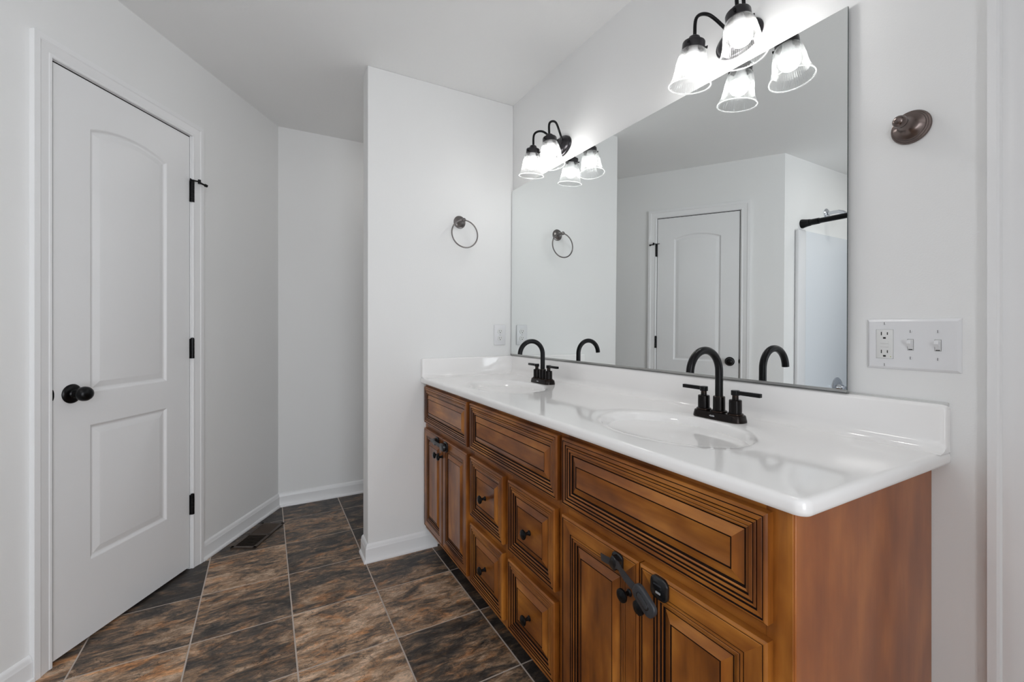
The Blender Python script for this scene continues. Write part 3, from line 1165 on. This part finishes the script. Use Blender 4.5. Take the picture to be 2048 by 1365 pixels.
def vanity_light(y, label):
    t = thing('vanity_light', label, 'wall light', (W, y, 2.052), 0, 'two-arm wall lights above the mirror')
    RX = Matrix.Rotation(-pi / 2, 4, 'Y')        # z -> -x (into the room)
    mb = MB()
    mb.lathe([(0, 0), (.077, 0), (.0775, .004), (.0745, .009), (.069, .011), (.066, .015), (.059, .020), (.044, .026), (.022, .029), (0, .030)], M_FIXT, Matrix.Translation((0, .010, -.002)) @ RX @ Matrix.Diagonal((.64, 1, 1, 1)), 48)
    mb.build('back_plate', t)
    cx, cz = 1.1437 - W, .0
    for s in (1, -1):
        mb = MB()
        y1 = s * .0698
        y0 = s * .020
        P = [Vector((-.018, y0, .004)), Vector((-.045, y0 + s * .015, .040)), Vector((-.085, s * .056, .074)), Vector((cx + .004, y1 - s * .004, .056)), Vector((cx, y1, -.006))]
        # smooth curve through control points (Catmull-Rom)
        Q = [P[0] * 2 - P[1]] + P + [P[-1] * 2 - P[-2]]
        pts = []
        for i in range(1, len(Q) - 2):
            for k in range(8):
                u = k / 8
                a, b, c, d = Q[i - 1], Q[i], Q[i + 1], Q[i + 2]
                pts.append(.5 * ((2 * b) + (c - a) * u + (2 * a - 5 * b + 4 * c - d) * u * u + (3 * b - a - 3 * c + d) * u ** 3))
        pts.append(P[-1])
        mb.tube(pts, .0052, M_BLACK, 14)
        mb.lathe([(0, -.001), (.010, 0), (.010, .004), (.006, .007), (0, .008)], M_FIXT, Matrix.Translation((-.0265, y0, .006)) @ RX, 20)
        mb.build('arm', t)
        mb = MB()
        T = Matrix.Translation((cx, y1, 0)) @ Matrix.Rotation(s * radians(7.5), 4, 'X')       # cups lean outwards
        mb.lathe([(0, .004), (.008, .003), (.016, -.002), (.019, -.010), (.021, -.0125), (.0315, -.016), (.0330, -.019), (.0330, -.039), (.0315, -.040), (.0310, -.022), (0, -.020)], M_FIXT, T, 40)
        cup = mb.build('socket_cup', t)
        for a in (radians(200), radians(320), radians(80)):
            mb = MB()
            dx, dy = cos(a), sin(a)
            mb.tube([(dx * .031, dy * .031, -.031), (dx * .040, dy * .040, -.031)], .0028, M_BLACK, 10, T)
            mb.tube([(dx * .038, dy * .038, -.031), (dx * .0405, dy * .0405, -.031)], .0045, M_BLACK, 10, T)
            mb.build('thumb_screw', cup)
        out, inn = bell()
        mb = MB()
        T2_ = T @ Matrix.Translation((0, 0, -.034))
        seg = 112
        vs, fs = [], []
        prof = out
        for i in range(seg):
            a = 2 * pi * i / seg
            for j, (r, z) in enumerate(prof):
                amp = .0011 if j > 0 else 0
                if j >= len(prof) - 1:
                    amp = .0
                rr = r + amp * (1 if i % 2 else -1)
                vs.append((rr * cos(a), rr * sin(a), z))
        n = len(prof)
        for i in range(seg):
            j = (i + 1) % seg
            for k in range(n - 1):
                fs.append([i * n + k, j * n + k, j * n + k + 1, i * n + k + 1])
        mb.add(vs, fs, M_GLASS, T2_)
        # thick rolled rim
        rim = [(.0605 + .0021 * cos(b), -.1095 + .0019 * sin(b)) for b in [2 * pi * q / 8 for q in range(8)]]
        mb.lathe(rim, M_RIM, T2_, seg, closed=True)
        mb.build('glass_shade', t, smooth=False, fix=False)
        mb = MB()
        mb.lathe([(.0288, -.0705), (.0298, -.080), (.0285, -.094), (.0215, -.1055), (.011, -.1115), (0, -.113)], M_BULB, T, 28, closed=False)
        bb = mb.build('bulb', t)
        mb = MB()
        mb.lathe([(0, -.022), (.013, -.022), (.0135, -.036), (.0175, -.046), (.0250, -.060), (.0288, -.0705), (0, -.0706)], M_PLASTIC, T, 28)
        mb.build('bulb_base', bb)
    return t


vanity_light(.838, 'black two-arm light with ribbed glass shades at the near end of the mirror')
vanity_light(1.768, 'black two-arm light with ribbed glass shades near the partition corner')

# ------------------------------------------------------------------ towel ring on the partition
tr = thing('towel_ring', 'round metal towel ring hanging from a rosette on the partition wall', 'towel ring', (.9336, YP, 1.742))
RY = Matrix.Rotation(pi / 2, 4, 'X')             # z -> -y
ROS = [(0, 0), (.0345, 0), (.0350, .003), (.0330, .006), (.0300, .0068), (.0285, .0095), (.0262, .0105), (.0180, .0150), (.0110, .0220), (.0075, .0320), (.0068, .045), (0, .045)]
mb = MB()
mb.lathe(ROS, M_NICKEL, RY, 36)
mb.build('rosette', tr)
mb = MB()
mb.lathe([(.0062, .042), (.0070, .048), (.0098, .053), (.0112, .060), (.0098, .067), (.005, .071), (0, .072)], M_NICKEL, RY, 24)
mb.build('post', tr)
mb = MB()
RR = .0745
pts = [(.004 + RR * sin(2 * pi * i / 72), -.060 - .012 * (1 - cos(2 * pi * i / 72)) * .5, .000 - RR + RR * cos(2 * pi * i / 72)) for i in range(73)]
mb.tube(pts, .0038, M_NICKEL, 12, caps=False)
mb.build('ring', tr)

# ------------------------------------------------------------------ lone rosette post on the vanity wall
tp = thing('towel_post', 'dark bronze rosette post with ball end on the wall above the switches', 'towel post', (W, .433, 1.6155))
RXM = Matrix.Rotation(-pi / 2, 4, 'Y')
mb = MB()
mb.lathe([(0, 0), (.0360, 0), (.0368, .003), (.0352, .0062), (.0330, .0072), (.0318, .0105), (.0300, .0112), (.0290, .0145), (.0205, .0190), (.0125, .0265), (.0082, .0370), (.0070, .0500), (0, .050)], M_ROSE, RXM, 48)
mb.build('rosette', tp)
mb = MB()
mb.lathe([(.0066, .047), (.0080, .0495), (.0118, .052), (.0130, .0575), (.0122, .064), (.0090, .0695), (.004, .0725), (0, .073)], M_ROSE, RXM, 32)
mb.build('ball_end', tp)

# ------------------------------------------------------------------ wall plates
def duplex(mb, u, v, f, gfci=False):
    """slots of one receptacle face centred u,v; f maps (u,v,depth) box"""
    s = 1.0
    f(mb, u - .0068, u - .0050, v - .0010, v + .0068, M_SLOT)
    f(mb, u + .0048, u + .0066, v + .0000, v + .0062, M_SLOT)
    f(mb, u - .0026, u + .0026, v - .0092, v - .0052, M_SLOT)


# outlet on the partition (in its plane x = along, y = out)
ol = thing('electrical_outlet', 'white duplex electrical outlet on the partition beside the mirror corner', 'outlet', (1.1819, YP, 1.1205))
mb = MB()
mb.rbox(-.037, .037, -.006, .0, -.0585, .0585, .0035, M_PLASTIC)
cp = mb.build('cover_plate', ol)


def f1(mb, a, b, c, d, m):
    mb.box(a, b, -.0094, -.0065, c, d, m)


for vz in (.0200, -.0200):
    mb = MB()
    poly = []
    for i in range(32):
        a = 2 * pi * i / 32
        poly.append((.0170 * cos(a), max(-.0138, min(.0138, .0170 * sin(a)))))
    mb.prism(poly, 0, .0030, M_PLASTIC_D, Matrix.Translation((0, -.006, vz)) @ RY)
    duplex(mb, 0, vz, f1)
    mb.build('receptacle', ol)
mb = MB()
mb.lathe([(0, 0), (.003, 0), (.0028, .001), (0, .0014)], M_SCREW, Matrix.Translation((0, -.006, 0)) @ RY, 14)
mb.build('screw', ol)

# three gang plate on the vanity wall: u runs towards the camera side (-y)
TP = Matrix(((0, 0, -1, 0), (-1, 0, 0, 0), (0, 1, 0, 0), (0, 0, 0, 1)))     # (u, v, out) -> world
sw = thing('switch_plate', 'wide white wall plate with one safety outlet and two toggle switches', 'switch plate', (W, .4325, 1.1255))
mb = MB()
w2, h2 = .083, .058


def pr(d, z):
    return [(-w2 + d, -h2 + d, z), (w2 - d, -h2 + d, z), (w2 - d, h2 - d, z), (-w2 + d, h2 - d, z)]


mb.rings([pr(0, 0), pr(0, .001), pr(.0012, .0032), pr(.005, .0062), pr(.0062, .0066)], M_PLASTIC, TP, cap0=M_PLASTIC, cap1=M_PLASTIC)
mb.build('cover_plate', sw, angle=12)
mb = MB()
uo = -.0475
mb.rbox(uo - .0172, uo + .0172, -.0345, .0345, .004, .0068, .0012, M_SLOT, TP)
mb.rbox(uo - .0164, uo + .0164, -.0337, .0337, .004, .0078, .0015, M_PLASTIC_D, TP)


def f2(mb, a, b, c, d, m):
    mb.box(a, b, c, d, .0065, .0080, m, TP)


duplex(mb, uo, .0215, f2)
duplex(mb, uo, -.0205, f2)
mb.build('safety_outlet', sw, angle=40)
mb = MB()
for a, b in ((.0008, .0072), (-.0072, -.0008)):
    mb.rbox(uo - .0080, uo + .0080, a, b, .0070, .0088, .0005, M_PLASTIC_D, TP)
mb.build('test_buttons', sw)
mb = MB()
mb.lathe([(0, 0), (.0010, 0), (.0008, .0008), (0, .001)], M_YEL, TP @ Matrix.Translation((uo + .0115, -.0290, .0078)), 10)
mb.build('indicator_light', sw)
for uu in (.0, .0465):
    mb = MB()
    mb.box(uu - .0055, uu + .0055, -.0125, .0125, .0062, .00685, M_SLOT, TP)
    mb.box(uu - .0050, uu + .0050, -.0120, .0120, .0062, .00700, M_PLASTIC_D, TP)
    mb.box(uu - .0036, uu + .0036, -.0115, -.0098, .0066, .0074, M_SLOT, TP)
    # toggle tilted upwards
    vs = [(uu - .0040, -.009, .0068), (uu + .0040, -.009, .0068), (uu + .0040, .007, .0068), (uu - .0040, .007, .0068),
          (uu - .0034, .0030, .0175), (uu + .0034, .0030, .0175), (uu + .0034, .0105, .0165), (uu - .0034, .0105, .0165)]
    mb.add(vs, [(0, 3, 2, 1), (4, 5, 6, 7), (0, 1, 5, 4), (1, 2, 6, 5), (2, 3, 7, 6), (3, 0, 4, 7)], M_PLASTIC, TP)
    mb.build('toggle_switch', sw, smooth=False)
for uu, vv in ((uo, .0480), (uo, -.0480), (0, .0300), (0, -.0300), (.0465, .0300), (.0465, -.0300)):
    mb = MB()
    mb.lathe([(0, .0064), (.0034, .0066), (.0030, .0076), (0, .0080)], M_PLASTIC, TP @ Matrix.Translation((uu, vv, 0)), 16)
    mb.box(uu - .0004, uu + .0004, vv - .0030, vv + .0030, .0070, .0082, M_SLOT, TP)
    mb.build('screw', sw)

# ------------------------------------------------------------------ child safety locks on the cabinet doors
def rounded(w, h, r, n=6):
    pts = []
    for sx, sy, a0 in ((1, 1, 0), (-1, 1, pi / 2), (-1, -1, pi), (1, -1, 3 * pi / 2)):
        for i in range(n + 1):
            a = a0 + (pi / 2) * i / n
            pts.append((sx * (w / 2 - r) + r * cos(a), sy * (h / 2 - r) + r * sin(a)))
    return pts


def dome(mb, w, h, r, z0, z1, m, T, e=.0025):
    a = [(x, y, z0) for x, y in rounded(w, h, r)]
    b = [(x, y, z1 - e) for x, y in rounded(w, h, r)]
    c = [(x, y, z1 - e * .3) for x, y in rounded(w - e, h - e, r - e / 2)]
    d = [(x, y, z1) for x, y in rounded(w - 2.4 * e, h - 2.4 * e, max(r - e * 1.2, .001))]
    mb.rings([a, b, c, d], m, T, cap0=m, cap1=m)


# frame (u = -y towards the camera, v = z, out = -x) at a point of the door face
def on_door(y, z, rot=0.0, off=0.0):
    return Matrix.Translation((XF - off, y, z)) @ TP @ Matrix.Rotation(rot, 4, 'Z')


lk = thing('cabinet_strap_lock', 'open black child safety strap lock hanging across the large nearest cabinet doors', 'child lock', (XF, .72, .60))
li = Matrix.Translation(-Vector((XF, .72, .60)))
mb = MB(li)
dome(mb, .034, .040, .011, 0, .007, M_BLACK_PL, on_door(.785, .6165))
dome(mb, .024, .030, .006, .007, .021, M_BLACK_PL, on_door(.782, .6175, radians(-25)), .002)
mb.build('strap_holder', lk)
mb = MB(li)
dome(mb, .046, .048, .015, 0, .008, M_BLACK_PL, on_door(.6585, .6180), .003)
bt = on_door(.660, .618, 0, .008)
mb.box(-.004, .008, -.010, -.006, 0, .0012, M_SCREW, bt)
mb.box(-.010, .010, .006, .009, 0, .001, M_STRAP, bt)
mb.build('latch_pad', lk)


def ribbon(pts, wdirs, w, th, m, mb):
    """flat strap through pts; wdirs: width direction at each point"""
    pts = [Vector(p) for p in pts]
    rg = []
    for i, p in enumerate(pts):
        t = (pts[min(i + 1, len(pts) - 1)] - pts[max(i - 1, 0)]).normalized()
        wd = Vector(wdirs[i])
        wd = (wd - t * wd.dot(t)).normalized()
        nn = t.cross(wd) * th / 2
        wd = wd * w / 2
        rg.append([p + wd + nn, p - wd + nn, p - wd - nn, p + wd - nn])
    mb.rings(rg, m, cap0=m, cap1=m)


mb = MB(li)
hx = XF
ribbon([(hx - .012, .832, .6085), (hx - .016, .815, .612), (hx - .018, .795, .6155), (hx - .020, .770, .618)], [(0, .1, 1)] * 4, .0165, .0022, M_STRAP, mb)
ribbon([(hx - .018, .775, .620), (hx - .024, .757, .623), (hx - .030, .745, .621), (hx - .033, .730, .617), (hx - .034, .712, .611), (hx - .034, .697, .606)],
       [(0, .15, 1), (.1, .25, 1), (.1, .4, 1), (.1, .5, 1), (0, .55, 1), (0, .55, 1)], .0185, .0022, M_STRAP, mb)
mb.build('strap', lk, angle=50)
mb = MB(li)
Tb = Matrix.Translation((XF - .034, .672, .5945)) @ TP @ Matrix.Rotation(radians(-33), 4, 'Z')
dome(mb, .066, .037, .016, -.0045, .0045, M_STRAP, Tb, .0025)
dome(mb, .038, .017, .0082, .0040, .0056, M_BLACK_PL, Tb, .0006)
dome(mb, .033, .0125, .0060, .0050, .0064, M_STRAP, Tb, .0005)
mb.build('strap_end', lk, angle=45)

lk = thing('cabinet_strap_lock', 'closed black child safety strap lock across the far cabinet doors by the partition', 'child lock', (XF, 1.97, .62))
li = Matrix.Translation(-Vector((XF, 1.97, .62)))
mb = MB(li)
dome(mb, .040, .040, .011, 0, .007, M_BLACK_PL, on_door(2.030, .6170))
dome(mb, .030, .030, .006, .007, .021, M_BLACK_PL, on_door(2.028, .6170), .002)
mb.build('strap_holder', lk)
mb = MB(li)
dome(mb, .044, .046, .013, 0, .008, M_BLACK_PL, on_door(1.915, .6165), .003)
mb.build('latch_pad', lk)
mb = MB(li)
ribbon([(hx - .012, 2.098, .611), (hx - .016, 2.07, .613), (hx - .020, 2.02, .617), (hx - .022, 1.98, .618), (hx - .018, 1.93, .6175)], [(0, 0, 1)] * 5, .0165, .0022, M_STRAP, mb)
mb.build('strap', lk, angle=50)
mb = MB(li)
dome(mb, .050, .034, .013, -.006, .006, M_BLACK_PL, Matrix.Translation((XF - .017, 1.918, .6165)) @ TP, .0025)
mb.build('strap_end', lk, angle=45)

# ------------------------------------------------------------------ floor register
vl = Vector((-.0310, 2.852, 0))
va = radians(61.0)
vent = thing('floor_register', 'brown louvered heating register in the slate floor by the baseboard', 'floor vent', (vl.x, vl.y, 0), va)
mb = MB()
LX, LY = .150, .066
fr = .017
for a, b, c, d in ((-LX, LX, -LY, -LY + fr), (-LX, LX, LY - fr, LY), (-LX, -LX + fr, -LY, LY), (LX - fr, LX, -LY, LY), (-.006, .006, -LY, LY)):
    mb.box(a, b, c, d, 0, .006, M_VENT)
mb.build('frame', vent, bevel=.0015)
mb = MB()
mb.box(-LX + .01, LX - .01, -LY + .01, LY - .01, .0005, .0012, M_SLOT)
mb.build('duct', vent)
for side in (-1, 1):
    mb = MB()
    for i in range(9):
        x = side * (.012 + .0138 * (i + .5))
        T = Matrix.Translation((x, 0, .0035)) @ Matrix.Rotation(radians(-38 * side), 4, 'Y')
        mb.box(-.0036, .0036, -LY + fr, LY - fr, -.0008, .0008, M_VENT, T)
    mb.build('louvers', vent)

# ------------------------------------------------------------------ shower alcove (seen in the mirror)
tub = thing('tub_surround', 'white glossy moulded shower surround and tub in the alcove seen in the mirror', 'shower', ((XL - .92) / 2, B2.y, 0))
tl = Matrix.Translation(-Vector(((XL - .92) / 2, B2.y, 0)))
YS1 = 0.30
mb = MB(tl)
mb.rbox(-1.030, -.922, B2.y - .030, B2.y - .0005, 0.0, 1.925, .012, M_PLASTIC, seg=3)
mb.build('front_flange', tub)
mb = MB(tl)
mb.rbox(XL + .0005, -1.015, B2.y - .014, B2.y - .0005, 0.40, 1.925, .004, M_FIBER)
mb.rbox(XL + .0005, XL + .014, YS1 + .1, B2.y - .001, 0.40, 1.925, .004, M_FIBER)
mb.build('wall_panel', tub)
mb = MB(tl)
rgs = []


def tr_(d, z):
    return [(x, y, z) for x, y in [(XL + .001 + d, YS1 + d), (-.975 - d, YS1 + d), (-.975 - d, B2.y - .03 - d), (XL + .001 + d, B2.y - .03 - d)]]


mb.rings([tr_(0, 0), tr_(0, .40), tr_(.01, .42), tr_(.07, .42), tr_(.09, .40), tr_(.14, .12), tr_(.2, .10)], M_FIBER, cap0=M_FIBER, cap1=M_FIBER)
mb.build('tub', tub, bevel=.004)

rd = thing('shower_curtain_rod', 'straight black shower curtain rod meeting the shower wall above the surround, seen in the mirror', 'curtain rod', (-1.02, B2.y, 1.975))
mb = MB()
mb.tube([(0, -.003, 0), (0, YS1 - B2.y, 0)], .0190, M_BLACK, 18)
mb.tube([(0, -.003, 0), (0, -.12, 0)], .0225, M_BLACK, 18)
mb.build('rod', rd)
mb = MB()
mb.lathe([(0, 0), (.034, 0), (.0345, .006), (.032, .016), (.027, .040), (.025, .060), (0, .060)], M_BLACK, RY, 28)
mb.build('end_cup', rd)
mb = MB()
mb.box(XL, -.93, YS1 - .02, YS1, .0, ZC, M_WALL)
struct(mb.build('wall_shower_end', smooth=False))

sa = thing('shower_fixture', 'curved chrome shower arm with round flange on the shower wall, seen in the mirror', 'shower arm', (-1.371, B2.y, 2.100))
mb = MB()
mb.lathe([(0, 0), (.042, 0), (.042, .003), (.034, .009), (.018, .013), (0, .013)], M_CHROME, RY, 32)
mb.build('flange', sa)
mb = MB()
pts = [(0, 0, 0), (0, -.05, .002), (0, -.085, .0), (0, -.115, -.012), (0, -.140, -.032), (0, -.165, -.060)]
mb.tube(pts, .0135, M_CHROME, 16)
mb.build('pipe', sa)
mb = MB()
mb.lathe([(0, 0), (.012, 0), (.014, .02), (.034, .045), (.036, .055), (0, .056)], M_CHROME, Matrix.Translation((0, -.160, -.055)) @ Matrix.Rotation(radians(145), 4, 'X'), 28)
mb.build('spray_head', sa)

sv = thing('shower_valve', 'round chrome shower valve trim low on the surround, seen in the mirror corner', 'shower valve', (-1.515, B2.y - .014, .712))
mb = MB()
mb.lathe([(0, 0), (.085, 0), (.0855, .003), (.080, .008), (.060, .013), (.040, .016), (.034, .030), (.030, .045), (0, .046)], M_CHROME, RY, 40)
mb.build('escutcheon', sv)
mb = MB()
mb.tube([(0, -.040, 0), (0, -.062, 0)], .020, M_CHROME, 20)
mb.rbox(-.055, .008, -.060, -.045, -.009, .009, .004, M_CHROME)
mb.build('lever', sv)

# ------------------------------------------------------------------ fill lamps added out of view to brighten shower and nook
for (x, y, r, lb) in ((-1.36, .95, .21, 'added round fill lamp over the shower alcove'), (.85, 2.83, .085, 'small added fill lamp in the nook behind the partition')):
    cl = thing('fill_lamp', lb, 'added fill light', (x, y, ZC))
    mb = MB()
    mb.lathe([(0, 0), (r + .015, 0), (r + .015, -.022), (r + .004, -.026), (0, -.026)], M_TRIM, None, 40)
    mb.build('pan', cl)
    mb = MB()
    mb.lathe([(r, -.027), (r * .95, -.040), (r * .6, -.052), (0, -.056)], M_FILL_LAMP, None, 40)
    mb.build('diffuser', cl)
